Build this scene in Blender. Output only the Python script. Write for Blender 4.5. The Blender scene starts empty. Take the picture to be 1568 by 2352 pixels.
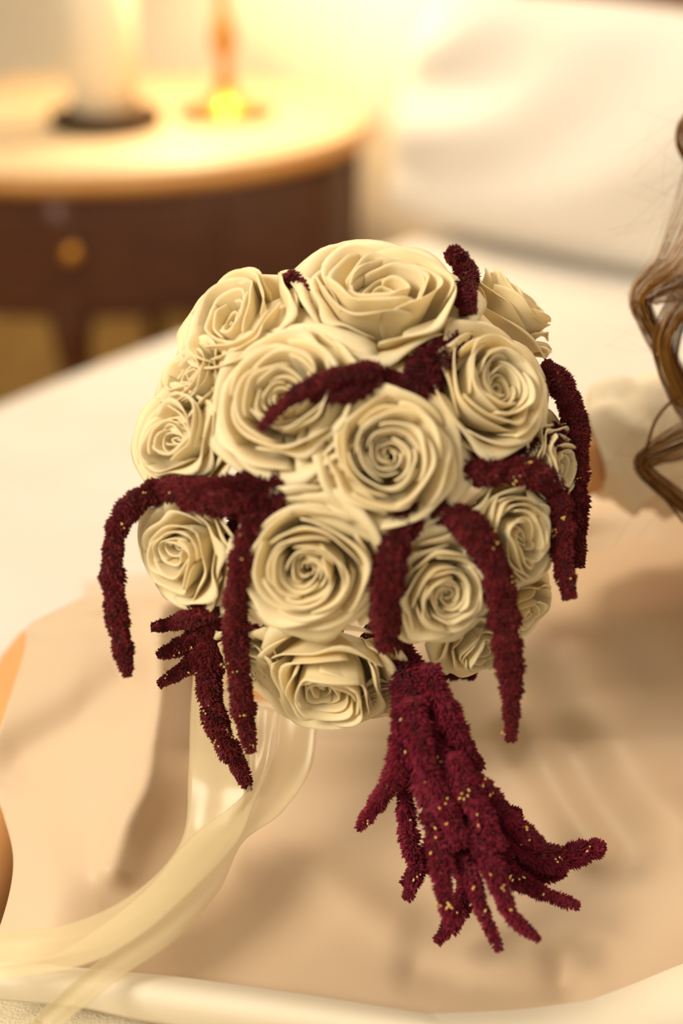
import bpy, math, random
import numpy as np
from mathutils import Vector, Matrix

# ------------------------------------------------------------------ camera, world, lights, exposure
S = bpy.context.scene
COL = S.collection
PITCH = math.radians(28.0)
CAM = np.array([0.0, 0.0, 0.69])
FPX = 2352 * 50.0 / 36.0
FWD = np.array([0, math.cos(PITCH), -math.sin(PITCH)])
UPV = np.array([0, math.sin(PITCH), math.cos(PITCH)])
RGT = np.array([1.0, 0, 0])

cd = bpy.data.cameras.new('camera')
cam = bpy.data.objects.new('camera', cd)
COL.objects.link(cam)
cam.location = CAM
cam.rotation_euler = (math.pi / 2 - PITCH, 0, 0)
cd.sensor_fit = 'VERTICAL'
cd.sensor_height = 36
cd.sensor_width = 24
cd.lens = 50
cd.clip_start = 0.02
cd.dof.use_dof = True
cd.dof.focus_distance = 0.84
cd.dof.aperture_fstop = 2.0
S.camera = cam

W = bpy.data.worlds.new('world')
S.world = W
W.use_nodes = True
W.node_tree.nodes['Background'].inputs[0].default_value = (1.0, 0.84, 0.63, 1)
W.node_tree.nodes['Background'].inputs[1].default_value = 0.50

def area(name, loc, target, size, power, color):
    l = bpy.data.lights.new(name, 'AREA')
    l.shape = 'DISK'
    l.size = size
    l.energy = power
    l.color = color
    o = bpy.data.objects.new(name, l)
    COL.objects.link(o)
    o.location = loc
    o.rotation_euler = (Vector(target) - Vector(loc)).to_track_quat('-Z', 'Y').to_euler()
    return o

area('ceiling_light', (0.10, 2.05, 1.95), (0.0, 0.9, 0.1), 0.6, 25, (1.0, 0.86, 0.66))
area('window_light', (-1.35, -0.25, 1.5), (0.0, 0.9, 0.2), 0.9, 41, (1.0, 0.89, 0.71))

S.view_settings.view_transform = 'Standard'
S.view_settings.look = 'None'
S.view_settings.exposure = 0.12
S.view_settings.gamma = 1.0
S.view_settings.use_curve_mapping = False
try:
    S.cycles.max_bounces = 8
    S.cycles.transparent_max_bounces = 16
except Exception:
    pass

# ------------------------------------------------------------------ helpers
def P(px, py, d):
    return CAM + d * (FWD + (px - 784) / FPX * RGT - (py - 1176) / FPX * UPV)

def G(px, py, z):
    v = FWD + (px - 784) / FPX * RGT - (py - 1176) / FPX * UPV
    return CAM + v * ((z - CAM[2]) / v[2])

def nrm(v):
    v = np.asarray(v, float)
    return v / np.linalg.norm(v)

def tag(o, label=None, cat=None, group=None, kind=None):
    for k, v in (('label', label), ('category', cat), ('group', group), ('kind', kind)):
        if v:
            o[k] = v
    return o

def empty(name, loc=(0, 0, 0)):
    o = bpy.data.objects.new(name, None)
    o.empty_display_size = 0.02
    COL.objects.link(o)
    o.location = loc
    return o

def obj(name, verts, faces, mat, parent=None, smooth=True):
    me = bpy.data.meshes.new(name)
    me.from_pydata(np.asarray(verts).tolist(), [], [list(map(int, f)) for f in faces])
    me.polygons.foreach_set('use_smooth', [smooth] * len(me.polygons))
    me.materials.append(mat)
    me.update()
    o = bpy.data.objects.new(name, me)
    COL.objects.link(o)
    if parent is not None:
        o.parent = parent
        base = parent
        off = Vector((0, 0, 0))
        while base is not None:
            off += base.location
            base = base.parent
        o.location = -off
    return o

def fast(name, V, T, mat, parent=None, smooth=True):
    """triangles from numpy arrays"""
    me = bpy.data.meshes.new(name)
    V = np.asarray(V, np.float32); T = np.asarray(T, np.int32)
    k = T.shape[1]
    me.vertices.add(len(V)); me.vertices.foreach_set('co', V.ravel())
    me.loops.add(T.size); me.loops.foreach_set('vertex_index', T.ravel())
    me.polygons.add(len(T))
    me.polygons.foreach_set('loop_start', np.arange(0, T.size, k, dtype=np.int32))
    me.polygons.foreach_set('use_smooth', np.full(len(T), smooth))
    me.update(calc_edges=True)
    me.materials.append(mat)
    o = bpy.data.objects.new(name, me)
    COL.objects.link(o)
    if parent is not None:
        o.parent = parent
        base = parent
        off = Vector((0, 0, 0))
        while base is not None:
            off += base.location
            base = base.parent
        o.location = -off
    return o

def quads(nu, nv, off=0, flip=False, closed_u=False):
    f = []
    m = nu if closed_u else nu - 1
    for j in range(nv - 1):
        for i in range(m):
            a = off + j * nu + i
            b = off + j * nu + (i + 1) % nu
            q = (a, b, b + nu, a + nu)
            f.append(q[::-1] if flip else q)
    return f

def grid_normals(Gd):
    du = np.gradient(Gd, axis=1); dv = np.gradient(Gd, axis=0)
    n = np.cross(du, dv)
    l = np.linalg.norm(n, axis=2, keepdims=True)
    return n / np.maximum(l, 1e-12)

_Q = {}
def shell(Gd, th):
    """closed thin sheet from a (nv, nu, 3) grid"""
    nv, nu, _ = Gd.shape
    n = grid_normals(Gd)
    A = Gd + n * th / 2; B = Gd - n * th / 2
    V = np.concatenate([A.reshape(-1, 3), B.reshape(-1, 3)])
    key = (nu, nv)
    if key not in _Q:
        N = nu * nv
        f = quads(nu, nv) + quads(nu, nv, N, True)
        ring = [i for i in range(nu)] + [j * nu + nu - 1 for j in range(1, nv)] + \
               [(nv - 1) * nu + i for i in range(nu - 2, -1, -1)] + [j * nu for j in range(nv - 2, 0, -1)]
        for a, b in zip(ring, ring[1:] + ring[:1]):
            f.append((b, a, a + N, b + N))
        _Q[key] = np.array(f, np.int32)
    return V, _Q[key]

def cat(parts):
    Vs, Fs, o = [], [], 0
    for v, f in parts:
        Vs.append(v); Fs.append(np.asarray(f) + o); o += len(v)
    return np.concatenate(Vs), np.concatenate(Fs)

def cr(pts, n):
    """Catmull-Rom resample of (k, m) to n rows, even in parameter"""
    p = np.asarray(pts, float)
    k = len(p)
    q = np.concatenate([[2 * p[0] - p[1]], p, [2 * p[-1] - p[-2]]])
    t = np.linspace(0, k - 1 - 1e-9, n)
    i = np.floor(t).astype(int); s = (t - i)[:, None]
    a, b, c, d = q[i], q[i + 1], q[i + 2], q[i + 3]
    return 0.5 * (2 * b + (c - a) * s + (2 * a - 5 * b + 4 * c - d) * s ** 2 + (3 * b - a - 3 * c + d) * s ** 3)

def surf(ctrl, nu, nv):
    """bicubic surface through a (rows, cols, m) net"""
    c = np.asarray(ctrl, float)
    r = np.stack([cr(row, nu) for row in c])
    return np.stack([cr(r[:, j], nv) for j in range(nu)], axis=1)

def frames(p):
    t = np.gradient(p, axis=0)
    t /= np.maximum(np.linalg.norm(t, axis=1, keepdims=True), 1e-9)
    n = np.zeros_like(p)
    a = np.array([0, 0, 1.0]) if abs(t[0][2]) < .9 else np.array([1.0, 0, 0])
    n[0] = nrm(np.cross(t[0], a))
    for i in range(1, len(p)):
        v = n[i - 1] - t[i] * np.dot(n[i - 1], t[i])
        n[i] = v / max(np.linalg.norm(v), 1e-9)
    return t, n, np.cross(t, n)

def tube(p, r, sides=10, caps=True):
    p = np.asarray(p, float)
    r = np.broadcast_to(np.asarray(r, float), (len(p),))
    t, n, b = frames(p)
    a = np.linspace(0, 2 * math.pi, sides, endpoint=False)
    V = p[:, None] + r[:, None, None] * (np.cos(a)[None, :, None] * n[:, None] + np.sin(a)[None, :, None] * b[:, None])
    V = V.reshape(-1, 3)
    f = quads(sides, len(p), closed_u=True)
    if caps:
        V = np.concatenate([V, [p[0], p[-1]]])
        m = len(V)
        for i in range(sides):
            j = (i + 1) % sides
            f.append((m - 2, j, i, i))
            e = (len(p) - 1) * sides
            f.append((m - 1, e + i, e + j, e + j))
    return V, np.array(f, np.int32)

def tubeobj(name, p, r, mat, parent=None, sides=10):
    V, f = tube(p, r, sides)
    fs = [tuple(dict.fromkeys(q)) for q in f.tolist()]
    return obj(name, V, fs, mat, parent)

def lathe(profile, seg=40, c=(0, 0, 0), sx=1.0, sy=1.0):
    a = np.linspace(0, 2 * math.pi, seg, endpoint=False)
    pr = np.asarray(profile, float)
    V = np.stack([pr[:, 0:1] * np.cos(a) * sx, pr[:, 0:1] * np.sin(a) * sy, np.repeat(pr[:, 1:2], seg, 1)], axis=2).reshape(-1, 3) + np.asarray(c)
    f = quads(seg, len(pr), closed_u=True)
    f.append(tuple(range(seg))[::-1])
    e = (len(pr) - 1) * seg
    f.append(tuple(range(e, e + seg)))
    return V, f

# ------------------------------------------------------------------ materials
def mat(name, color, rough=0.5, var=None, scale=20, detail=3, bump=0, bump_scale=200, metallic=0,
        sheen=0, trans=0, alpha=None, sss=0, spec=0.5, stretch=None, emit=None, tint=None):
    m = bpy.data.materials.new(name)
    m.use_nodes = True
    nt = m.node_tree; N = nt.nodes; L = nt.links
    b = N['Principled BSDF']; out = N['Material Output']
    b.inputs['Base Color'].default_value = (*color, 1)
    b.inputs['Roughness'].default_value = rough
    b.inputs['Metallic'].default_value = metallic
    b.inputs['Specular IOR Level'].default_value = spec
    if sheen:
        b.inputs['Sheen Weight'].default_value = sheen
        b.inputs['Sheen Roughness'].default_value = 0.4
    if sss:
        b.inputs['Subsurface Weight'].default_value = sss
        b.inputs['Subsurface Radius'].default_value = (0.01, 0.005, 0.002)
        b.inputs['Subsurface Scale'].default_value = 1.0
    if emit:
        b.inputs['Emission Color'].default_value = (*emit[0], 1)
        b.inputs['Emission Strength'].default_value = emit[1]
    src = None
    tc = N.new('ShaderNodeTexCoord'); mp = N.new('ShaderNodeMapping')
    L.new(tc.outputs['Object'], mp.inputs['Vector'])
    if stretch:
        mp.inputs['Scale'].default_value = stretch
    if var:
        nz = N.new('ShaderNodeTexNoise')
        nz.inputs['Scale'].default_value = scale; nz.inputs['Detail'].default_value = detail
        L.new(mp.outputs[0], nz.inputs['Vector'])
        rp = N.new('ShaderNodeValToRGB')
        rp.color_ramp.elements[0].position = 0.32; rp.color_ramp.elements[1].position = 0.68
        rp.color_ramp.elements[0].color = (*color, 1); rp.color_ramp.elements[1].color = (*var, 1)
        L.new(nz.outputs['Fac'], rp.inputs['Fac'])
        L.new(rp.outputs['Color'], b.inputs['Base Color'])
        src = rp.outputs['Color']
    if bump:
        bz = N.new('ShaderNodeTexNoise'); bz.inputs['Scale'].default_value = bump_scale; bz.inputs['Detail'].default_value = 4
        L.new(mp.outputs[0], bz.inputs['Vector'])
        bm = N.new('ShaderNodeBump'); bm.inputs['Strength'].default_value = bump; bm.inputs['Distance'].default_value = 0.001
        L.new(bz.outputs['Fac'], bm.inputs['Height']); L.new(bm.outputs[0], b.inputs['Normal'])
    sh = b.outputs[0]
    if trans:
        tr = N.new('ShaderNodeBsdfTranslucent'); tr.inputs['Color'].default_value = (*color, 1)
        if tint: tr.inputs['Color'].default_value = (*tint, 1)
        elif src: L.new(src, tr.inputs['Color'])
        mx = N.new('ShaderNodeMixShader'); mx.inputs[0].default_value = trans
        L.new(sh, mx.inputs[1]); L.new(tr.outputs[0], mx.inputs[2]); sh = mx.outputs[0]
    if alpha is not None:
        tp = N.new('ShaderNodeBsdfTransparent'); mx = N.new('ShaderNodeMixShader'); mx.inputs[0].default_value = alpha
        L.new(tp.outputs[0], mx.inputs[1]); L.new(sh, mx.inputs[2]); sh = mx.outputs[0]
    L.new(sh, out.inputs['Surface'])
    return m

M = {}
M['petal'] = mat('rose petal', (0.95, 0.83, 0.53), 0.5, (0.96, 0.87, 0.61), 45, 3, 0.12, 260, trans=0.30, tint=(0.96, 0.79, 0.40), sheen=0.15, spec=0.3)
M['amaranth'] = mat('amaranth floret', (0.075, 0.005, 0.007), 0.7, (0.17, 0.010, 0.014), 260, 2, trans=0.1, spec=0.25, sheen=0.08)
M['tassel'] = mat('tassel floret', (0.105, 0.004, 0.014), 0.7, (0.26, 0.011, 0.036), 260, 2, trans=0.1, spec=0.25, sheen=0.1)
M['seed'] = mat('amaranth seed', (0.80, 0.62, 0.20), 0.4, (0.8, 0.42, 0.12), 90)
M['stem'] = mat('rose stem', (0.10, 0.14, 0.04), 0.5, (0.16, 0.18, 0.06), 60)
M['ribbon'] = mat('sheer organza', (0.86, 0.75, 0.49), 0.25, trans=0.35, alpha=0.44, sheen=0.4, spec=0.7)
M['wrap'] = mat('handle ribbon', (0.82, 0.72, 0.50), 0.35, bump=0.1, sheen=0.3)
M['satin'] = mat('champagne satin', (0.58, 0.425, 0.28), 0.50, (0.61, 0.455, 0.305), 9, 2, 0.03, 900, sheen=0.25, spec=0.28)
M['lace'] = mat('cream lace', (0.76, 0.64, 0.45), 0.8, (0.80, 0.70, 0.52), 70, 4, 0.5, 160)
M['linen'] = mat('white bed linen', (0.62, 0.575, 0.515), 0.8, (0.65, 0.61, 0.555), 6, 2, 0.15, 300, sheen=0.2)
M['pillow'] = mat('pillow cotton', (0.73, 0.675, 0.605), 0.8, (0.75, 0.70, 0.63), 6, 2, 0.15, 300, sheen=0.2)
M['sheet'] = mat('cream sheet', (0.76, 0.67, 0.52), 0.7, (0.79, 0.71, 0.56), 8, 2, 0.2, 700, sheen=0.2)
M['coverlet'] = mat('woven coverlet', (0.74, 0.64, 0.43), 0.9, (0.80, 0.71, 0.50), 120, 4, 0.8, 500)
M['knot'] = mat('embroidery thread', (0.50, 0.34, 0.10), 0.8)
M['skin'] = mat('skin', (0.66, 0.31, 0.11), 0.5, (0.69, 0.34, 0.125), 12, 2, sss=0.15)
M['hair'] = mat('brown hair', (0.12, 0.05, 0.012), 0.5, (0.42, 0.22, 0.06), 90, 2, stretch=(1, 1, .3), spec=0.18)
nt = M['hair'].node_tree
gi = nt.nodes.new('ShaderNodeNewGeometry'); rp = nt.nodes.new('ShaderNodeValToRGB')
for k, (p_, c_) in enumerate([(0.0, (0.035, 0.012, 0.004)), (0.5, (0.19, 0.07, 0.011)), (1.0, (0.68, 0.33, 0.06))]):
    e_ = rp.color_ramp.elements[k] if k < 2 else rp.color_ramp.elements.new(1.0)
    e_.position = p_; e_.color = (*c_, 1)
nt.links.new(gi.outputs['Random Per Island'], rp.inputs['Fac'])
nt.links.new(rp.outputs['Color'], nt.nodes['Principled BSDF'].inputs['Base Color'])
M['wood'] = mat('dark mahogany', (0.055, 0.014, 0.007), 0.38, (0.10, 0.03, 0.012), 14, 4, stretch=(1, 1, 8))
M['edge'] = mat('honey wood edging', (0.55, 0.25, 0.06), 0.4, (0.60, 0.30, 0.08), 20)
M['top'] = mat('pale table top', (0.66, 0.49, 0.29), 0.5, (0.69, 0.53, 0.33), 7)
M['brass'] = mat('brass', (0.60, 0.29, 0.045), 0.38, metallic=0.85)
M['shade'] = mat('lamp shade', (0.9, 0.75, 0.5), 0.8, trans=0.5, emit=((1.0, 0.72, 0.34), 2.0))
M['ceramic'] = mat('cream ceramic', (0.85, 0.74, 0.55), 0.35)
M['dark'] = mat('dark lacquer', (0.05, 0.024, 0.008), 0.75, spec=.2)
M['wall'] = mat('cream plaster', (0.88, 0.79, 0.62), 0.9, (0.90, 0.82, 0.66), 4, 3, 0.2, 120)
M['carpet'] = mat('gold carpet', (0.36, 0.21, 0.05), 0.95, (0.44, 0.27, 0.07), 30, 4, 0.6, 300)
M['headboard'] = mat('headboard wood', (0.17, 0.065, 0.02), 0.4, (0.22, 0.09, 0.03), 10, stretch=(8, 1, 1))

# ------------------------------------------------------------------ the setting: bed frame of axes
E0 = G(0, 905, 0.0); E1 = G(400, 745, 0.0)
AX = nrm(E1 - E0)                         # along the bed side, towards the head
BX = np.array([AX[1], -AX[0], 0.0])       # across the bed, away from the nightstand
ZX = np.array([0, 0, 1.0])
def B(a, b, z):
    return E0 + AX * a + BX * b + ZX * z
ROOM_Z = -0.55

def quadobj(name, pts, mat_, kind='structure'):
    o = obj(name, pts, [(0, 1, 2, 3)], mat_, smooth=False)
    o['kind'] = kind
    return o

quadobj('floor', [B(-4, -3, ROOM_Z), B(-4, 3, ROOM_Z), B(1.45, 3, ROOM_Z), B(1.45, -3, ROOM_Z)], M['carpet'])
def slab(name, p, ax, ay, az, m, parent=None):
    p, ax, ay, az = map(np.asarray, (p, ax, ay, az))
    V = [p, p + ax, p + ax + ay, p + ay, p + az, p + ax + az, p + ax + ay + az, p + ay + az]
    F = [(3, 2, 1, 0), (4, 5, 6, 7), (0, 1, 5, 4), (1, 2, 6, 5), (2, 3, 7, 6), (3, 0, 4, 7)]
    return obj(name, V, F, m, parent, smooth=False)
w = slab('wall_back', B(1.45, -3, ROOM_Z), BX * 6, AX * .1, ZX * 2.6, M['wall']); w['kind'] = 'structure'
w = slab('baseboard_back', B(1.43, -3, ROOM_Z), BX * 6, AX * .02, ZX * .1, M['headboard']); w['kind'] = 'structure'

# bed: mattress body, puffed duvet, headboard
bed = tag(empty('bed', B(0.2, 0.9, ROOM_Z)), 'wide bed made up with white linen, with a brown wooden headboard', 'bed')
slab('mattress', B(-1.2, .06, ROOM_Z + .12), AX * 2.3, BX * 1.75, ZX * .36, M['linen'], bed)
slab('bed_base', B(-1.15, .10, ROOM_Z + .03), AX * 2.25, BX * 1.65, ZX * .09, M['headboard'], bed)
hb = slab('headboard', B(1.12, 0.02, ROOM_Z + .03), AX * .07, BX * 1.9, ZX * 1.13, M['headboard'], bed)
na, nb = 150, 120
aa = np.linspace(-1.25, 1.10, na); bb = np.linspace(-0.2, 1.85, nb)
A_, B_ = np.meshgrid(aa, bb, indexing='ij')
rngd = np.random.RandomState(4)
def waves(x, y, n, f0, f1, seed):
    r = np.random.RandomState(seed); z = 0
    for k in range(n):
        f = r.uniform(f0, f1); th = r.uniform(0, math.pi); ph = r.uniform(0, 6.28)
        z = z + np.sin((x * math.cos(th) + y * math.sin(th)) * f + ph + 1.3 * np.sin(x * f * .43 + ph)) / n
    return z
edge = np.clip((B_ + 0.03) / 0.09, -3, 1)
bpos = np.where(B_ < 0.06, 0.06 - 0.09 * np.sin(np.clip((0.06 - B_) / 0.15, 0, 1) * math.pi / 2), B_)
drop = np.where(B_ < 0.06, 0.09 * (1 - np.cos(np.clip((0.06 - B_) / 0.15, 0, 1) * math.pi / 2)), 0)
drop = drop + np.where(B_ < -0.09, (-0.09 - B_) * 3.0, 0)
Z_ = -drop + 0.012 * waves(A_, B_, 5, 5, 13, 3) * np.clip(1 - drop * 6, 0, 1)
D = E0[None, None] + AX * A_[..., None] + BX * bpos[..., None] + ZX * Z_[..., None]
V, F = shell(D, 0.012)
fast('duvet', V, F, M['linen'], bed)

# pillows leaning on the headboard
def pillow(name, c, ax, up, w, h, t, seed, label):
    n = 64
    u = np.linspace(-1, 1, n); v = np.linspace(-1, 1, n)
    U, Vv = np.meshgrid(u, v)
    k = (np.clip(1 - np.abs(U) ** 3.0, 0, 1) * np.clip(1 - np.abs(Vv) ** 3.0, 0, 1)) ** 0.5
    sh = 1 - 0.06 * (U ** 2) * (Vv ** 2)
    nx = nrm(np.cross(ax, up))
    # creases that fan from the upper corner, the way a slumped pillow folds
    R_ = np.hypot(U + 1.1, Vv - 1.3); th = np.arctan2(Vv - 1.3, U + 1.1)
    cre = np.sin(R_ * 8.5 + 1.6 * np.sin(th * 3 + seed) + seed) * 0.5 + 0.5 * waves(U, Vv, 4, 3, 7, seed)
    side = t * k + 0.019 * cre * k
    c = np.asarray(c)
    base = c + (U * sh * w)[..., None] * np.asarray(ax) + (Vv * sh * h)[..., None] * np.asarray(up)
    Af = base + side[..., None] * nx
    Bf = base - (t * k)[..., None] * nx
    V = np.concatenate([Af.reshape(-1, 3), Bf.reshape(-1, 3)])
    f = quads(n, n) + quads(n, n, n * n, True)
    root = tag(empty(name, c - np.asarray(up) * h), label, 'pillow', 'white pillows against the headboard')
    fast('pillowcase', V, f, M['pillow'], root)
    ring = [base[0, i] for i in range(n)] + [base[j, -1] for j in range(n)] + [base[-1, i] for i in range(n - 1, -1, -1)] + [base[j, 0] for j in range(n - 1, -1, -1)]
    tubeobj('piping', np.array(ring), 0.004, M['pillow'], root, 6)
    return root
lean = nrm(ZX * 0.93 + AX * 0.30)
pillow('pillow', B(0.92, 0.26, 0.192), BX, lean, 0.32, 0.184, 0.085, 2, 'white pillow standing beside the nightstand, creased from its upper corner')
pillow('pillow', B(0.93, 0.93, 0.192), BX, lean, 0.32, 0.184, 0.085, 7, 'white pillow against the headboard on the side away from the nightstand')

# ------------------------------------------------------------------ nightstand with lamp, canister
NC = G(215, 262, 0.10)
RX_, RY_ = 0.515, 0.42
ns = tag(empty('nightstand', (NC[0], NC[1], ROOM_Z)), 'dark mahogany nightstand with a rounded front and pale gleaming top beside the bed', 'nightstand')
V, f = lathe([(0.0001, 0.088), (0.985, 0.088), (1.0, 0.094), (0.985, 0.10), (0.0001, 0.10)], 72, (NC[0], NC[1], 0), RX_, RY_)
obj('table_top', V, f, M['top'], ns)
V, f = lathe([(0.96, 0.058), (0.99, 0.060), (1.012, 0.074), (1.005, 0.088), (0.96, 0.0885)], 72, (NC[0], NC[1], 0), RX_, RY_)
obj('top_edging', V, f, M['edge'], ns)
# bow-fronted apron from the left end to the right end
th0 = math.radians(-106); th1 = math.radians(2)
tt = np.linspace(th0, th1, 48)
def apron(r, z0, z1, thick, ts, m, name, par):
    o_ = np.stack([NC[0] + r * RX_ * np.cos(ts), NC[1] + r * RY_ * np.sin(ts)], 1)
    i_ = np.stack([NC[0] + (r * RX_ - thick) * np.cos(ts), NC[1] + (r * RY_ - thick) * np.sin(ts)], 1)
    prof = [(o_, z0), (o_, z1), (i_, z1), (i_, z0)]
    Gd = np.stack([np.concatenate([q, np.full((len(ts), 1), z)], 1) for q, z in prof], 1)
    n = len(ts); V = Gd.reshape(-1, 3); F = []
    for k in range(n - 1):
        for j in range(4):
            a = k * 4 + j; b = k * 4 + (j + 1) % 4
            F.append((a, a + 4, b + 4, b))
    F += [(0, 1, 2, 3), ((n - 1) * 4 + 3, (n - 1) * 4 + 2, (n - 1) * 4 + 1, (n - 1) * 4)]
    return obj(name, V, F, m, par, smooth=False)
apron(0.955, -0.155, 0.060, 0.025, tt, M['wood'], 'apron', ns)
dr = apron(0.967, -0.135, 0.046, 0.012, np.linspace(math.radians(-104), math.radians(-62), 24), M['wood'], 'drawer', ns)
dr2 = apron(0.967, -0.135, 0.046, 0.012, np.linspace(math.radians(-58), math.radians(-14), 24), M['wood'], 'drawer', ns)
def knob(th, par):
    c = np.array([NC[0] + 0.972 * RX_ * math.cos(th), NC[1] + 0.972 * RY_ * math.sin(th), -0.035])
    d = nrm([math.cos(th), math.sin(th), 0])
    p = [c, c + d * .008, c + d * .012, c + d * .022, c + d * .026]
    tubeobj('knob', np.array(p), [.006, .006, .015, .015, .003], M['brass'], par, 14)
knob(math.radians(-88), dr)
for th in (-90, -12, 85, 160):
    t_ = math.radians(th); c0 = np.array([NC[0] + .90 * RX_ * math.cos(t_), NC[1] + .90 * RY_ * math.sin(t_), 0])
    zs = np.array([0.058, -0.12, -0.2, -0.34, -0.45, ROOM_Z])
    k = np.array([0, .0, .006, -.01, -.018, .0])
    pts = np.stack([c0[0] + k * math.cos(t_) * 2, c0[1] + k * math.sin(t_) * 2, zs], 1)
    tubeobj('leg', cr(pts, 20), np.interp(np.linspace(0, 1, 20), [0, .25, .5, .85, 1], [.045, .042, .028, .018, .024]), M['wood'], ns, 12)
# small keyhole plate under the edging
q_ = np.array([NC[0] + .92 * RX_ * math.cos(th0), NC[1] + .92 * RY_ * math.sin(th0), -.155])
slab('side_panel', q_, [-.02, 0, 0], [.06, .62, 0], [0, 0, .213], M['wood'], ns)
c = np.array([NC[0] + 0.975 * RX_ * math.cos(math.radians(-55)), NC[1] + 0.975 * RY_ * math.sin(math.radians(-55)), 0.05])

# table lamp
LC = G(520, 262, 0.10)
lamp = tag(empty('table_lamp', (LC[0], LC[1], 0.10)), 'brass table lamp with slim turned stem and glowing fabric shade on the nightstand', 'lamp')
V, f = lathe([(0.0001, .100), (.068, .100), (.070, .108), (.060, .116), (.035, .126), (.022, .140), (.016, .146), (.0001, .148)], 36, (LC[0], LC[1], 0))
obj('base', V, f, M['brass'], lamp)
V, f = lathe([(.012, .14), (.020, .155), (.012, .17), (.012, .20), (.024, .225), (.020, .26), (.011, .285), (.010, .36), (.008, .60), (.0001, .605)], 28, (LC[0], LC[1], 0))
obj('stem', V, f, M['brass'], lamp)
V, f = lathe([(0.0001, .1005), (.092, .1005), (.094, .106), (.085, .109), (.0001, .109)], 36, (LC[0], LC[1], 0))
obj('foot', V, f, M['headboard'], lamp)
V, f = lathe([(.20, .52), (.13, .78)], 40, (LC[0], LC[1], 0)); f = f[:-2]
o = obj('lamp_shade', V, f, M['shade'], lamp)
pl = bpy.data.lights.new('lamp_bulb', 'POINT'); pl.energy = 22; pl.color = (1.0, 0.77, 0.48); pl.shadow_soft_size = 0.04
lo = bpy.data.objects.new('lamp_bulb', pl); COL.objects.link(lo); lo.parent = lamp; lo.location = (0, 0, .52)

# canister and coaster
CC = G(245, 290, 0.10)
can = tag(empty('canister', (CC[0], CC[1], 0.112)), 'tall cream canister standing on a dark saucer beside the brass lamp', 'canister')
V, f = lathe([(0.0001, .113), (.052, .113), (.060, .12), (.064, .34), (.060, .352), (.055, .352), (.048, .13), (.0001, .128)], 40, (CC[0], CC[1], 0.0145))
obj('jar', V, f, M['ceramic'], can)
V, f = lathe([(0.0001, .353), (.068, .353), (.066, .365), (.02, .373), (.012, .39), (.0001, .393)], 36, (CC[0], CC[1], 0.0145))
obj('lid', V, f, M['ceramic'], can)
V, f = lathe([(0.0001, .101), (.080, .101), (.100, .108), (.102, .124), (.096, .1268), (.0001, .1268)], 40, (CC[0], CC[1], 0))
tag(obj('saucer', V, f, M['dark']), 'dark round saucer under the cream canister on the nightstand', 'saucer')

# ------------------------------------------------------------------ coverlet and folded sheet in front
cov = tag(empty('coverlet', G(300, 2330, 0.045)), 'cream woven coverlet with small golden embroidered knots at the foot of the skirt', 'coverlet')
x = np.linspace(-0.222, 0.45, 70); y = np.linspace(0.30, 0.615, 40)
X, Y = np.meshgrid(x, y)
Zc = 0.040 + 0.004 * waves(X, Y, 4, 10, 30, 8)
V, F = shell(np.stack([X, Y, Zc], 2), 0.006)
fast('woven_cloth', V, F, M['coverlet'], cov)
ks = []
rk = random.Random(5)
for i in range(140):
    kx, ky = rk.uniform(-.21, .4), rk.uniform(.40, .605)
    l = rk.uniform(.002, .005); an = rk.uniform(-.6, .8)
    c = np.array([kx, ky, 0.0435 + 0.004 * float(waves(np.array(kx), np.array(ky), 4, 10, 30, 8))])
    d = np.array([math.cos(an), math.sin(an), 0]) * l
    ks.append(tube(cr([c - d, c + ZX * .001, c + d], 5), [.0004, .0011, .0014, .0011, .0004], 6))
V, F = cat(ks)
o = obj('embroidery', V, [tuple(dict.fromkeys(q)) for q in F.tolist()], M['knot'], cov); o['kind'] = 'stuff'

fs = tag(empty('folded_sheet', G(500, 2300, 0.05)), 'cream sheet folded over in a smooth band along the near edge of the satin skirt', 'sheet')
def band(up, lo, z_up, z_lo, bulge, name):
    up = cr(up, 60); lo = cr(lo, 60)
    rows = []
    for k, s in enumerate(np.linspace(0, 1, 14)):
        px = up[:, 0] * (1 - s) + lo[:, 0] * s; py = up[:, 1] * (1 - s) + lo[:, 1] * s
        z = z_up * (1 - s) + z_lo * s + bulge * math.sin(math.pi * min(1, s * 1.0)) ** .7
        rows.append(np.array([G(a, b, z) for a, b in zip(px, py)]))
    back = rows[0] + np.array([0, 0.007, -0.005])
    Gd = np.stack([back, rows[0] + np.array([0, .006, -.004])] + rows)
    V, F = shell(Gd, 0.003)
    return fast(name, V, F, M['sheet'], fs)
band([(-12, 2223), (60, 2226), (270, 2244), (430, 2260), (700, 2298), (980, 2343), (1150, 2372)],
     [(-12, 2291), (60, 2297), (180, 2308), (330, 2340), (600, 2380), (900, 2420), (1100, 2450)], 0.088, 0.062, 0.012, 'fold')
band([(860, 2352), (1000, 2342), (1180, 2334), (1340, 2314), (1390, 2300), (1470, 2270), (1568, 2230), (1680, 2190)],
     [(860, 2480), (1000, 2480), (1180, 2480), (1340, 2480), (1390, 2480), (1470, 2470), (1568, 2460), (1680, 2450)], 0.086, 0.060, 0.016, 'fold')

# ------------------------------------------------------------------ the person: body, dress, hair
person = tag(empty('person', P(1690, 1250, 1.15)), 'seated person in a champagne satin dress with long brown wavy hair, holding the bouquet', 'person')

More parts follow.
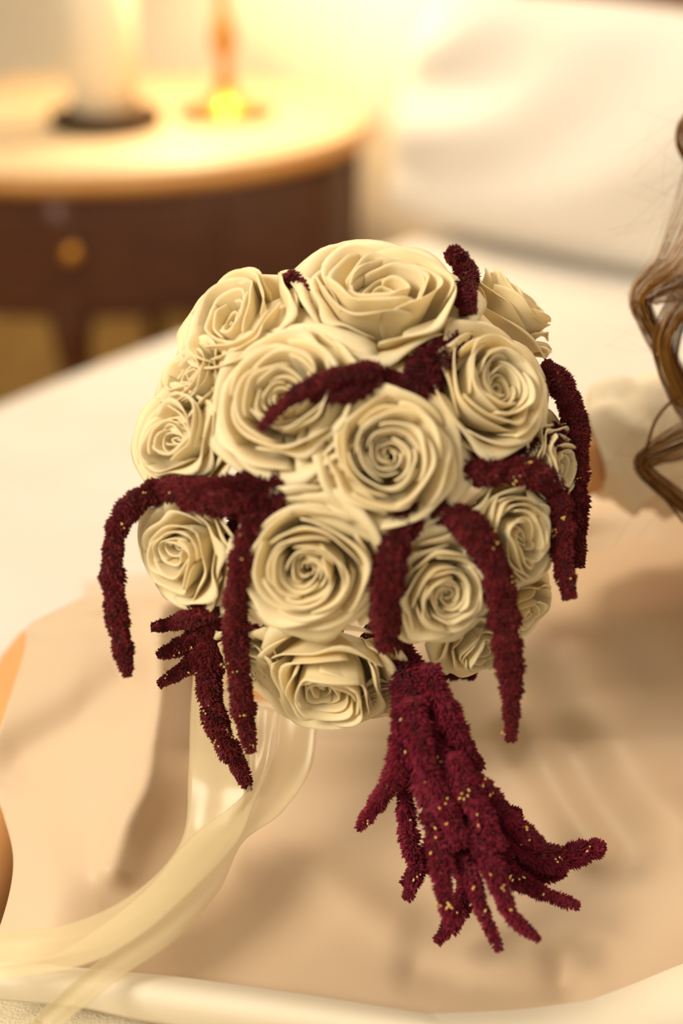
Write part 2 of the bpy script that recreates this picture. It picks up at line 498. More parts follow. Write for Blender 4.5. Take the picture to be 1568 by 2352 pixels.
# satin skirt, spread over the knee and the bed
net = [
 [(190, 1340, .03), (300, 1325, .025), (420, 1310, .025), (560, 1290, .025), (780, 1240, .025), (1050, 1170, .025), (1320, 1120, .03), (1520, 1100, .03), (1780, 1080, .03)],
 [(188, 1374, .160), (300, 1364, .160), (420, 1356, .155), (560, 1345, .155), (780, 1310, .14), (1050, 1240, .12), (1320, 1165, .115), (1520, 1140, .12), (1780, 1130, .12)],
 [(70, 1434, .160), (220, 1430, .168), (380, 1425, .165), (520, 1420, .145), (780, 1390, .12), (1050, 1330, .105), (1320, 1270, .105), (1520, 1255, .118), (1780, 1240, .12)],
 [(56, 1500, .148), (200, 1520, .155), (370, 1530, .158), (500, 1540, .12), (780, 1520, .108), (1050, 1475, .115), (1320, 1430, .122), (1540, 1410, .128), (1780, 1390, .13)],
 [(5, 1660, .132), (170, 1680, .134), (350, 1690, .142), (490, 1700, .105), (780, 1690, .095), (1050, 1650, .098), (1320, 1610, .103), (1550, 1580, .108), (1780, 1560, .11)],
 [(-30, 1765, .118), (150, 1800, .118), (320, 1820, .125), (470, 1830, .095), (780, 1820, .080), (1050, 1790, .076), (1320, 1740, .080), (1560, 1710, .095), (1780, 1700, .10)],
 [(8, 1870, .100), (140, 1900, .108), (290, 1930, .108), (450, 1950, .088), (780, 1950, .074), (1050, 1930, .072), (1320, 1890, .076), (1570, 1860, .09), (1780, 1850, .10)],
 [(32, 1985, .094), (140, 2010, .105), (280, 2040, .095), (440, 2060, .080), (780, 2070, .070), (1050, 2060, .069), (1320, 2030, .072), (1580, 2000, .082), (1780, 1990, .09)],
 [(4, 2120, .084), (130, 2130, .092), (280, 2150, .080), (440, 2170, .072), (780, 2200, .067), (1050, 2200, .066), (1320, 2170, .067), (1580, 2130, .074), (1780, 2120, .08)],
 [(-60, 2260, .070), (130, 2270, .072), (280, 2290, .066), (440, 2310, .062), (780, 2350, .060), (1050, 2370, .060), (1320, 2340, .058), (1580, 2290, .060), (1780, 2270, .06)],
]
sf = surf(net, 220, 200)
PX, PY, ZZ = sf[..., 0], sf[..., 1], sf[..., 2]
def ridge(pl, amp, sig):
    pl = cr(pl, 40)
    d = np.full(PX.shape, 1e9)
    for q in pl:
        d = np.minimum(d, np.hypot(PX - q[0], PY - q[1]))
    return amp * np.exp(-(d / sig) ** 2)
ZZ = ZZ + .012 * np.clip((PX - 500) / 300, 0, 1) * np.clip((1700 - PY) / 300, 0, 1) * np.clip(ZZ / .05, 0, 1)
ZZ = ZZ + ridge([(372, 1420), (372, 1560), (362, 1700), (340, 1800), (290, 1890), (260, 1990)], .010, 44)
ZZ = ZZ - ridge([(435, 1450), (435, 1600), (425, 1720)], .013, 50)
ZZ = ZZ - ridge([(60, 1740), (200, 1660), (290, 1580)], .012, 75)
ZZ = ZZ + ridge([(1190, 1640), (1270, 1800), (1370, 1960)], .007, 45)
ZZ = ZZ + ridge([(1330, 1500), (1430, 1750), (1560, 1900)], .008, 70)
ZZ = ZZ - ridge([(1230, 1280), (1330, 1420), (1400, 1560)], .010, 80)
ZZ = ZZ - ridge([(960, 2235), (1130, 2275), (1280, 2268)], .006, 48)
ZZ = ZZ - ridge([(1290, 2210), (1290, 2260)], .004, 40)
ZZ = ZZ + ridge([(560, 1980), (700, 2000), (900, 2120)], .006, 60)
vd = FWD[None, None] + ((PX - 784) / FPX)[..., None] * RGT - ((PY - 1176) / FPX)[..., None] * UPV
sk = CAM + vd * ((ZZ - CAM[2]) / vd[..., 2])[..., None]
V, F = shell(sk, 0.0016)
skirt = tag(fast('satin_skirt', V, F, M['satin'], person), 'champagne satin skirt')

# body grown from a jointed skeleton
def skinned(name, joints, edges, m, parent, sub=2, root=0):
    me = bpy.data.meshes.new(name)
    me.from_pydata([tuple(j[0]) for j in joints], edges, [])
    o = bpy.data.objects.new(name, me); COL.objects.link(o)
    md = o.modifiers.new('skin', 'SKIN')
    for v, j in zip(me.skin_vertices[0].data, joints):
        r = j[1]
        v.radius = (r, r) if np.isscalar(r) else r
        v.use_root = False
    me.skin_vertices[0].data[root].use_root = True
    s = o.modifiers.new('sub', 'SUBSURF'); s.levels = sub; s.render_levels = sub
    dg = bpy.context.evaluated_depsgraph_get(); dg.update()
    ev = bpy.data.meshes.new_from_object(o.evaluated_get(dg))
    bpy.data.objects.remove(o)
    for p in ev.polygons: p.use_smooth = True
    ev.materials.clear(); ev.materials.append(m)
    ob = bpy.data.objects.new(name, ev); COL.objects.link(ob)
    ob.parent = parent; ob.location = -parent.location
    return ob
pel = np.array([.40, .86, .165])
kneeL = G(135, 1512, .10)
J = [(pel, .105), (pel + np.array([.05, .05, .16]), .095), (pel + np.array([.06, .07, .34]), .11), (pel + np.array([.06, .06, .46]), .06),
     (pel + np.array([.05, .04, .53]), .045), (pel + np.array([.04, .01, .60]), .075), (pel + np.array([.04, 0, .68]), .082),
     (P(1450, 1420, 1.03), .080), (P(800, 1440, .99), .062), (kneeL, .067), (G(66, 1720, .060), .046), (G(0, 1960, .050), .037), (G(-75, 2110, .048), .031),
     (pel + np.array([-.11, .05, .40]), .042), (P(1720, 1010, 1.08), .036), (P(1490, 1020, 1.055), .029), (P(1385, 1050, 1.04), .020), (P(1310, 1075, 1.035), .026)]
J[7] = (np.array([.24, .88, .066]), .046); J[8] = (np.array([J[8][0][0], J[8][0][1], .064]), .044)
Ed = [(0, 1), (1, 2), (2, 3), (3, 4), (4, 5), (5, 6), (0, 7), (7, 8), (8, 9), (9, 10), (10, 11), (11, 12), (2, 13), (13, 14), (14, 15), (15, 16), (16, 17)]
palm = 17
for k, pts in enumerate([
    [(1255, 1050, 1.02, .0095), (1215, 1055, .995, .009), (1190, 1075, .985, .008)],
    [(1250, 1085, 1.02, .0098), (1205, 1090, .995, .009), (1178, 1110, .985, .008)],
    [(1255, 1120, 1.02, .0095), (1210, 1125, 1.0, .0088), (1185, 1145, .99, .008)],
    [(1265, 1150, 1.025, .0085), (1230, 1158, 1.005, .008), (1208, 1172, .998, .007)],
    [(1325, 1030, 1.02, .012), (1290, 1000, 1.03, .010), (1250, 1000, 1.05, .009)]]):
    prev = palm
    for q in pts:
        J.append((P(q[0], q[1], q[2] + .02), q[3])); Ed.append((prev, len(J) - 1)); prev = len(J) - 1
tail = 12
for q, r_ in ((G(-170, 2170, .048), .026), (G(-255, 2130, .042), .024), (G(-345, 2110, .036), .015)):   # heel, instep, toes
    J.append((q, r_)); Ed.append((tail, len(J) - 1)); tail = len(J) - 1
skinned('body', J, Ed, M['skin'], person)

# lace sleeve over the forearm, crumpled
pts = cr([P(1760, 1000, 1.075), P(1640, 1015, 1.06), P(1530, 1015, 1.055), P(1440, 1025, 1.05), P(1352, 1045, 1.045)], 70)
t_, n_, b_ = frames(pts)
ang = np.linspace(0, 2 * math.pi, 72)
rows = []
rr = np.interp(np.linspace(0, 1, 70), [0, .5, .85, 1], [.052, .052, .046, .028])
AA, SS = np.meshgrid(ang, np.arange(70))
cru = 0.006 * waves(np.cos(AA) * 1.2 + SS * .04, np.sin(AA) * 1.2 + SS * .11, 6, 2.5, 7, 11) + 0.003 * np.sin(SS * .30 + 3 * np.sin(AA * 2))
Rr = rr[:, None] + cru
Gs = pts[:, None] + Rr[..., None] * (np.cos(AA)[..., None] * n_[:, None] + np.sin(AA)[..., None] * b_[:, None])
V, F = shell(Gs, 0.0015)
tag(fast('lace_sleeve', V, F, M['lace'], person), 'crumpled cream lace sleeve')

# bodice, out of the picture
pts = cr([pel + np.array([0, .02, .0]), pel + np.array([.05, .05, .16]), pel + np.array([.06, .07, .30]), pel + np.array([.06, .07, .40])], 30)
V, F = tube(pts, np.interp(np.linspace(0, 1, 30), [0, .4, .8, 1], [.125, .108, .122, .10]), 40, False)
fast('bodice', V, F, M['lace'], person)

# hair: wavy locks that fall past the shoulder
hair = empty('hair', P(1640, 300, 1.0)); hair.parent = person; hair.location = Vector(P(1700, 200, 1.0)) - person.location
head = pel + np.array([.04, 0, .68])
rh = np.random.RandomState(21)
V, f = lathe([(0.0001, -.02), (.085, -.02), (.098, .03), (.092, .075), (.06, .105), (.0001, .112)], 36, tuple(head + np.array([0.01, .015, 0])))
capo = obj('scalp_hair', V, f, M['hair'], hair)
def lock(path, width, n, name='hair_lock', rad=.00017, spread=1.0):
    p = np.array([P(a, b, d) for a, b, d in path])
    m = 34
    c = cr(p, m)
    t, nn, bb_ = frames(c)
    w = np.interp(np.linspace(0, 1, m), np.linspace(0, 1, len(width)), width) / FPX * 1.15
    side = np.cross(t, FWD); side /= np.maximum(np.linalg.norm(side, axis=1, keepdims=True), 1e-6); dpt = np.cross(side, t)
    parts = []
    for k in range(n):
        r0 = math.sqrt(rh.rand()); a0 = rh.rand() * 6.28
        ph = rh.rand() * 6.28; fr = rh.uniform(.6, 1.8)
        s = np.linspace(0, 1, m)
        aa_ = a0 + .22 * np.sin(s * fr * 3 + ph)
        rr_ = r0 * (1 + .12 * np.sin(s * 5 * fr + ph)) * spread
        q = c + (w * rr_)[:, None] * (np.cos(aa_)[:, None] * side + np.sin(aa_)[:, None] * dpt * .4)
        parts.append(tube(q, np.full(m, rad * rh.uniform(.7, 1.3)), 3, False))
    V, F = cat(parts)
    o = fast(name, V, F, M['hair'], hair)
    o['kind'] = 'stuff'
    return o
hp = [
 ([(1760, 120, 1.02), (1700, 330, .99), (1640, 480, .96), (1570, 610, .94), (1500, 660, .93), (1472, 690, .93), (1485, 735, .94), (1520, 800, .95), (1570, 880, .96), (1640, 950, .97)], [95, 90, 78, 62, 36, 24, 20, 20, 16, 10], 170),
 ([(1780, 200, 1.02), (1720, 450, .98), (1640, 620, .96), (1570, 690, .94), (1522, 770, .93), (1524, 830, .93), (1550, 900, .94), (1590, 960, .95), (1660, 1040, .97)], [44, 40, 34, 26, 19, 16, 17, 20, 14], 120),
 ([(1760, 350, 1.0), (1720, 650, .97), (1640, 720, .95), (1570, 730, .94), (1545, 790, .94), (1548, 850, .94), (1585, 920, .95), (1660, 1000, .97)], [28, 24, 20, 15, 12, 11, 12, 8], 60),
 ([(1800, 600, 1.0), (1740, 860, .97), (1650, 980, .95), (1570, 1015, .94), (1500, 1045, .93), (1474, 1068, .93), (1500, 1100, .94), (1560, 1150, .95), (1640, 1230, .96)], [44, 42, 42, 36, 22, 16, 17, 20, 14], 130),
 ([(1700, 880, .96), (1620, 895, .95), (1560, 910, .94), (1512, 955, .93), (1490, 1010, .93), (1482, 1060, .93), (1510, 1120, .94), (1570, 1200, .95)], [7, 6, 5, 4, 4, 5, 5, 4], 16),
 ([(1720, 180, 1.0), (1660, 230, .98), (1590, 270, .97), (1566, 310, .97), (1580, 360, .98), (1650, 440, .99)], [30, 26, 18, 14, 14, 20], 80),
]
for path, wd, n in hp:
    lock(path, wd, n)
# stray hairs
fl = []
for k in range(46):
    y0 = rh.uniform(180, 1150); x1 = rh.uniform(1380, 1540); y1 = y0 + rh.uniform(-60, 220)
    d = rh.uniform(.93, .99)
    mid = ((1640 + x1) / 2 + rh.uniform(-40, 40), (y0 + y1) / 2 + rh.uniform(-70, 70), d)
    c = cr([P(1680, y0, d), P(*mid), P(x1, y1, d + rh.uniform(-.02, .02))], 22)
    fl.append(tube(c, np.full(22, .00006), 3, False))
V, F = cat(fl)
o = fast('stray_hair', V, F, M['hair'], hair); o['kind'] = 'stuff'

# ------------------------------------------------------------------ the bouquet
BC = P(812, 1112, 0.90)
bouquet = tag(empty('bouquet', BC), 'round bouquet of cream roses with trailing crimson amaranth and sheer ribbons', 'bouquet')

def on_sphere(px, py, R):
    v = P(px, py, 1.0) - CAM
    l = np.linalg.norm(v); v = v / l
    m = BC - CAM; t = np.dot(m, v); d2 = np.dot(m, m) - t * t
    if d2 < R * R:
        return CAM + v * (t - math.sqrt(R * R - d2))
    return CAM + v * t

HEND = P(1130, 1150, 1.10)
HDIR = nrm(HEND - BC)
BIND = BC + HDIR * 0.075

def petal_grid(R, rr, zr, phi, Wd, curl, scurl, tuck, wav, tip, drop, rs, nu, nv):
    u = np.linspace(-1, 1, nu)[None, :]; v = np.linspace(0, 1, nv)[:, None]
    vm = 1 - drop * np.abs(u) ** 2.6
    vv = v * vm
    zb = -0.62; rb = 0.10
    # meridian: cubic from base, swelling out, up to the rim
    b0, b1, b2, b3 = (1 - vv) ** 3, 3 * (1 - vv) ** 2 * vv, 3 * (1 - vv) * vv ** 2, vv ** 3
    rho = b0 * rb + b1 * (rr * .75 + .10) + b2 * (rr * 1.06 + .02) + b3 * rr
    z = b0 * zb + b1 * (zb * .75 + zr * .1) + b2 * (zr * .75 + zb * .22) + b3 * zr
    w = 0.40 + 0.60 * np.sin(np.clip(vv / .7, 0, 1) * math.pi / 2)
    ph = phi + u * Wd * w
    k = np.clip((vv - .62) / .38, 0, 1) ** 2
    rho = rho + curl * k; z = z - curl * .55 * k * k
    s = np.clip((np.abs(u) - .5) / .5, 0, 1) ** 2 * vv ** 2
    rho = rho + scurl * s; z = z - scurl * .35 * s
    rho = rho + tuck * u * (0.4 + .6 * vv)
    tp = np.exp(-((u - rs.uniform(-.25, .25)) / .22) ** 2) * k
    rho = rho + tip * tp; z = z - tip * .5 * tp
    p1, p2, p3 = rs.uniform(0, 6.28, 3)
    rho = rho + wav * (np.sin(1.5 * math.pi * u * rs.uniform(.7, 1.2) + p1) * .7 + .3 * np.sin(7.5 * u + p3)) * vv ** 2
    z = z + wav * .8 * np.sin(1.4 * math.pi * u + p2) * vv ** 2
    rho = np.maximum(rho, .01)
    return np.stack([rho * np.cos(ph), rho * np.sin(ph), z + 0 * u], 2) * R

GA = math.radians(137.508)
def rose(px, py, rpx, style, seed, k_cam=0.0, label=None, ell=1.0, twist=None, n_ind=14, turn=(0, 0), inset=0.035):
    rs = np.random.RandomState(seed)
    pc = on_sphere(px, py, 0.148)
    d = np.dot(pc - CAM, FWD)
    R = rpx * 1.07 * d / FPX
    n = nrm(pc - BC)
    n = nrm(n * (1 - k_cam) + k_cam * nrm(CAM - pc) + turn[0] * RGT + turn[1] * UPV)
    t1 = nrm(np.cross(n, [0.3, 0.1, 1.0])); t2 = np.cross(n, t1)
    c = pc - n * R * .12
    tw = rs.uniform(0, 6.28) if twist is None else twist
    M3 = np.stack([t1, t2, n])             # rows
    def place(Gd):
        q = Gd.copy()
        return c + q @ M3
    grids = []
    hand = 1 if rs.rand() < .5 else -1
    N = {'spiral': 30, 'garden': 27, 'ruffle': 26}[style]
    WA = {'spiral': .022, 'garden': .075, 'ruffle': .085}[style]
    JI = {'spiral': .05, 'garden': .13, 'ruffle': .15}[style]
    wk = {'spiral': 1.0, 'garden': 1.35, 'ruffle': 2.1}[style]
    pw = rs.uniform(0, 6.28, 4); fw = rs.uniform(3.6, 5.6, 4)
    def warp(Gd):
        x, y = Gd[..., 0] / R, Gd[..., 1] / R
        f_ = np.exp(-(np.hypot(x, y) / .75) ** 4) * .75 + .25
        x2 = x + f_ * WA * (np.sin(fw[0] * y + pw[0]) + .6 * np.sin(1.9 * fw[1] * x + pw[1]))
        y2 = y + f_ * WA * (np.sin(fw[2] * x + pw[2]) + .6 * np.sin(1.9 * fw[3] * y + pw[3]))
        return np.stack([x2 * R, y2 * R * ell, Gd[..., 2]], 2)
    for i in range(N):
        t = i / (N - 1)
        rr = (.05 + .85 * t ** 1.05) * rs.uniform(1 - JI, 1 + JI * .8) if t < .8 else (.05 + .85 * t) * rs.uniform(.96, 1.05)
        zr = .04 + .36 * math.sin(min(1, t * 1.9) * math.pi / 2) - .62 * max(0, t - .45) ** 1.3 * 1.7 + rs.uniform(-.03, .03) * wk
        Wd = math.radians(np.interp(t, [0, .3, .6, 1], [108, 78, 66, 60])) * rs.uniform(.88, 1.1)
        curl = np.interp(t, [0, .35, .7, 1], [.0, .04, .13, .24])
        scurl = np.interp(t, [0, .5, 1], [0, .04, .18])
        tuck = hand * np.interp(t, [0, .5, 1], [.06, .075, .04]) * (rs.uniform(.5, 1.5) if style != 'spiral' else 1)
        wav = np.interp(t, [0, .5, 1], [.010, .022, .045]) * wk
        tip = np.interp(t, [0, .6, 1], [0, .04, .27]) * rs.uniform(.2, 1.2)
        ph = tw + hand * i * GA + (rs.uniform(-.5, .5) if style != 'spiral' else 0)
        grids.append((t, warp(petal_grid(R, rr, zr, ph, Wd, curl, scurl, tuck, wav, tip, np.interp(t, [0, 1], [.05, .22]), rs, 21, 14))))
    root = empty('rose', c)
    root.parent = bouquet; root.location = Vector(c) - bouquet.location
    if label: root['label'] = label
    inner = [shell(place(g), R * .022) for t_, g in grids[:-n_ind]]
    V, F = cat(inner)
    o = fast('inner_petals', V, F, M['petal'], root); o['kind'] = 'stuff'
    for t, g in grids[-n_ind:]:
        V, F = shell(place(g), R * .018)
        fast('petal', V, F, M['petal'], root)
    # green receptacle and stem running to the binding point
    base = c - n * R * .60
    mid = base - n * .03
    tubeobj('stem', cr([base + n * R * .1, base, mid * .6 + BIND * .4, BIND], 12), np.interp(np.linspace(0, 1, 12), [0, .1, .3, 1], [.006, .009, .004, .003]), M['stem'], root, 7)
    return root

ROSES = [
 (880, 668, 198, 'garden', 1, .10, 'big cream rose crowning the bouquet'),
 (540, 735, 165, 'garden', 2, .12, 'cream rose facing out over the upper left of the bouquet'),
 (655, 910, 188, 'spiral', 13, .10, 'broad open cream rose under a curling amaranth tip'),
 (1140, 890, 172, 'spiral', 4, .05, 'cream rose with a double eye beside the hanging amaranth'),
 (893, 1045, 168, 'spiral', 5, .0, 'tight spiral cream rose in the middle of the bouquet'),
 (400, 1000, 140, 'garden', 6, .12, 'pale rose on the left rim above the arching amaranth'),
 (412, 1278, 132, 'garden', 17, .18, 'cupped rose under the arching amaranth strand'),
 (703, 1305, 178, 'spiral', 8, .0, 'cream rose with a deep swirled centre'),
 (752, 1580, 172, 'garden', 9, .12, 'rose at the very bottom, facing down to the skirt'),
 (1022, 1365, 132, 'spiral', 10, .05, 'small rose between two thick amaranth strands'),
 (1195, 1235, 132, 'ruffle', 11, .05, 'ruffled rose on the right side under the amaranth bend'),
 (1185, 700, 128, 'ruffle', 12, .05, 'thin-petalled rose at the upper right rim'),
 (1275, 1060, 110, 'ruffle', 23, .0, None),
 (1110, 1490, 95, 'ruffle', 14, .10, None),
 (1205, 1405, 90, 'ruffle', 15, .05, None),
 (560, 1520, 80, 'ruffle', 16, .0, None),
 (430, 870, 110, 'ruffle', 18, .0, None),
 (885, 1610, 60, 'ruffle', 19, .0, None),
]
for (px, py, rp, st, sd, kc, lb) in ROSES:
    rose(px, py, rp, st, sd, kc, lb)

# amaranth strands
ra = np.random.RandomState(77)
OFF = 0.150
def pt3(q):
    px, py, r, d = q
    if d > 0.5:
        return P(px, py, d)
    return on_sphere(px, py, OFF + d)
def strand(path, name='amaranth_strand', label=None, seeds=0, spike=1.0, parent=None, m_=None):
    am = m_ or M['amaranth']
    p = np.array([pt3(q) for q in path]); rp = np.array([q[2] for q in path], float)
    dep = (p - CAM) @ FWD
    rm = rp * dep / FPX
    L = np.linalg.norm(np.diff(p, axis=0), axis=1).sum()
    m = max(12, int(L / .0022))
    c4 = cr(np.concatenate([p, rm[:, None]], 1), m)
    c = c4[:, :3]; r = np.maximum(c4[:, 3], .0008)
    s = np.linspace(0, L, m)
    ph = ra.rand() * 6
    lump = 1 + .11 * np.sin(s / .0042 + ph + np.sin(s / .013) * 2) + .06 * np.sin(s / .0019 + ph)
    r = r * lump
    r[0] *= .6; r[-1] *= .6
    t, n, b = frames(c)
    core = tubeobj(name, c, r * .78, am, parent or bouquet, 10)
    if label: core['label'] = label
    # florets: small pointed bracts in clusters all round
    areaS = 2 * math.pi * (r * L / m).sum()
    cnt = int(areaS / 1.15e-6)
    prob = r / r.sum()
    i = ra.choice(m, cnt, p=prob)
    f = ra.rand(cnt)
    i2 = np.minimum(i + 1, m - 1)
    cc = c[i] * (1 - f[:, None]) + c[i2] * f[:, None]
    a = ra.rand(cnt) * 2 * math.pi
    rad = n[i] * np.cos(a)[:, None] + b[i] * np.sin(a)[:, None]
    tan = -n[i] * np.sin(a)[:, None] + b[i] * np.cos(a)[:, None]
    # cluster bumpiness round the strand
    cl = 1 + .10 * np.sin(a * 4 + s[i] / .0021) 
    base = cc + rad * (r[i] * .74 * cl)[:, None]
    dirv = rad + t[i] * (ra.rand(cnt) * .9 + .1)[:, None] + tan * (ra.randn(cnt) * .35)[:, None]
    dirv /= np.linalg.norm(dirv, axis=1, keepdims=True)
    ln = (0.30 * r[i] + .0008) * ra.uniform(.7, 1.35, cnt) * spike
    wd = .00062 * ra.uniform(.75, 1.3, cnt)
    e1 = np.cross(dirv, t[i]); e1 /= np.maximum(np.linalg.norm(e1, axis=1, keepdims=True), 1e-9); e2 = np.cross(dirv, e1)
    vs = np.empty((cnt, 7, 3), np.float32)
    for k in range(3):
        an = 2 * math.pi * k / 3
        o_ = e1 * math.cos(an) + e2 * math.sin(an)
        vs[:, k] = base + o_ * (wd * .7)[:, None]
        vs[:, 3 + k] = base + o_ * wd[:, None] + dirv * (ln * .5)[:, None]
    vs[:, 6] = base + dirv * ln[:, None]
    tri = []
    for k in range(3):
        k2 = (k + 1) % 3
        tri += [(k, k2, 3 + k2), (k, 3 + k2, 3 + k), (3 + k, 3 + k2, 6)]
    tri = np.array(tri)
    T = (np.arange(cnt)[:, None, None] * 7 + tri[None]).reshape(-1, 3)
    o = fast('florets', vs.reshape(-1, 3), T, am, core, smooth=False); o['kind'] = 'stuff'
    if seeds:
        parts = []
        for k in range(seeds):
            q = ra.randint(int(m * .15), m); a_ = ra.rand() * 6.28
            d_ = n[q] * math.cos(a_) + b[q] * math.sin(a_)
            if np.dot(d_, FWD) > .1: d_ = -d_
            o0 = c[q] + d_ * r[q] * .98
            for w_ in range(ra.randint(1, 4)):
                dd = nrm(d_ + ra.randn(3) * .5); o1 = o0 + ra.randn(3) * .0012
                parts.append(tube(np.array([o1, o1 + dd * .0006, o1 + dd * .0014, o1 + dd * .0019]), [.0002, .0005, .0005, .0001], 5))
        V, F = cat(parts)
        o = obj('seeds', V, [tuple(dict.fromkeys(x)) for x in F.tolist()], M['seed'], core); o['kind'] = 'stuff'
    return core

ST = [
 ([(665, 1125, 42, -.012), (600, 1132, 44, -.008), (520, 1135, 38, .0), (440, 1128, 32, .0), (375, 1126, 28, .80), (318, 1150, 27, .80), (272, 1205, 25, .80), (258, 1290, 25, .80), (265, 1390, 26, .80), (280, 1480, 22, .80), (293, 1553, 10, .80)], 6, 'thick amaranth strand arching left and hanging free'),
 ([(640, 1160, 36, -.02), (540, 1160, 34, -.012), (470, 1150, 26, -.004), (415, 1165, 10, .0)], 0, None),
 ([(650, 1120, 38, -.015), (610, 1165, 38, -.008), (568, 1235, 30, .0), (548, 1330, 28, .004), (541, 1430, 28, .80), (546, 1530, 29, .80), (560, 1640, 24, .81), (576, 1728, 11, .81)], 8, None),
 ([(520, 1390, 32, -.02), (500, 1440, 34, -.012), (482, 1520, 30, .83), (484, 1610, 29, .83), (508, 1690, 26, .83), (546, 1755, 20, .84), (572, 1815, 6, .84)], 10, None),
 ([(510, 1395, 26, -.01), (450, 1412, 24, .0), (400, 1432, 18, .83), (348, 1441, 8, .83)], 3, None),
 ([(505, 1425, 28, -.01), (450, 1462, 22, .83), (405, 1490, 17, .83), (362, 1504, 8, .83)], 3, None),
 ([(505, 1450, 28, -.01), (455, 1510, 22, .83), (410, 1545, 17, .83), (365, 1572, 8, .83)], 3, None),
 ([(510, 1400, 30, -.02), (470, 1440, 26, -.01), (430, 1455, 16, .83)], 0, None),
 ([(875, 872, 34, -.008), (830, 860, 28, .002), (770, 868, 22, .008), (705, 893, 19, .012), (645, 932, 16, .014), (597, 987, 7, .014)], 0, 'amaranth tip curling over the open rose'),
 ([(880, 885, 26, -.010), (830, 895, 25, -.002), (770, 908, 20, .004), (712, 916, 8, .006)], 0, None),
 ([(1085, 745, 32, -.012), (1030, 795, 36, -.009), (985, 845, 42, -.007), (945, 890, 38, -.007), (900, 900, 30, -.010)], 0, None),
 ([(1000, 880, 30, -.006), (950, 900, 28, -.006), (880, 870, 32, -.008)], 0, None),
 ([(1024, 598, 16, .0), (1048, 588, 22, .0), (1068, 622, 25, -.002), (1068, 672, 25, .003), (1076, 722, 14, .0)], 0, None),
 ([(650, 632, 14, .0), (686, 655, 21, -.004), (708, 705, 12, -.01)], 0, None),
 ([(1250, 835, 16, -.004), (1285, 880, 29, .82), (1312, 940, 30, .82), (1324, 1020, 27, .82), (1325, 1110, 25, .82), (1325, 1210, 24, .82), (1328, 1302, 12, .82)], 4, 'long amaranth strand hanging down the right side'),
 ([(1285, 985, 26, -.002), (1240, 1030, 34, -.006), (1170, 1055, 38, -.01), (1100, 1070, 30, -.012)], 0, None),
 ([(1050, 1085, 34, -.012), (1130, 1082, 33, -.006), (1210, 1085, 32, .0), (1268, 1115, 28, .80), (1286, 1180, 27, .80), (1290, 1270, 27, .80), (1308, 1375, 13, .80)], 8, 'amaranth strand bending sharply downwards'),
 ([(962, 1165, 30, -.014), (925, 1215, 36, -.006), (893, 1300, 38, .0), (884, 1395, 36, -.002), (893, 1480, 26, -.008)], 0, None),
 ([(985, 1160, 28, -.012), (1065, 1200, 36, -.004), (1122, 1275, 37, .004), (1152, 1375, 35, .78), (1164, 1480, 32, .78), (1174, 1590, 26, .785), (1172, 1702, 10, .79)], 4, 'heavy amaranth strand trailing straight down'),
]
for path, sd, lb in ST:
    strand(path, label=lb, seeds=sd)

# extra short strands, added as dark filler to darken gaps between the rose heads
for (a, b, c_, d_) in [(780, 830, 900, 870), (560, 1080, 700, 1130), (830, 1180, 880, 1240), (480, 900, 520, 1010), (960, 1000, 1000, 920),
                       (1060, 1060, 1000, 1160), (560, 1440, 600, 1500), (860, 1440, 930, 1520), (1060, 1250, 1150, 1150), (1180, 1000, 1250, 960),
                       (640, 760, 700, 690), (1080, 760, 1060, 700), (560, 1180, 540, 1340), (1100, 1520, 1000, 1530), (420, 1120, 520, 1140)]:
    strand([(a, b, 34, -.045), ((a + c_) / 2, (b + d_) / 2, 36, -.04), (c_, d_, 30, -.045)])

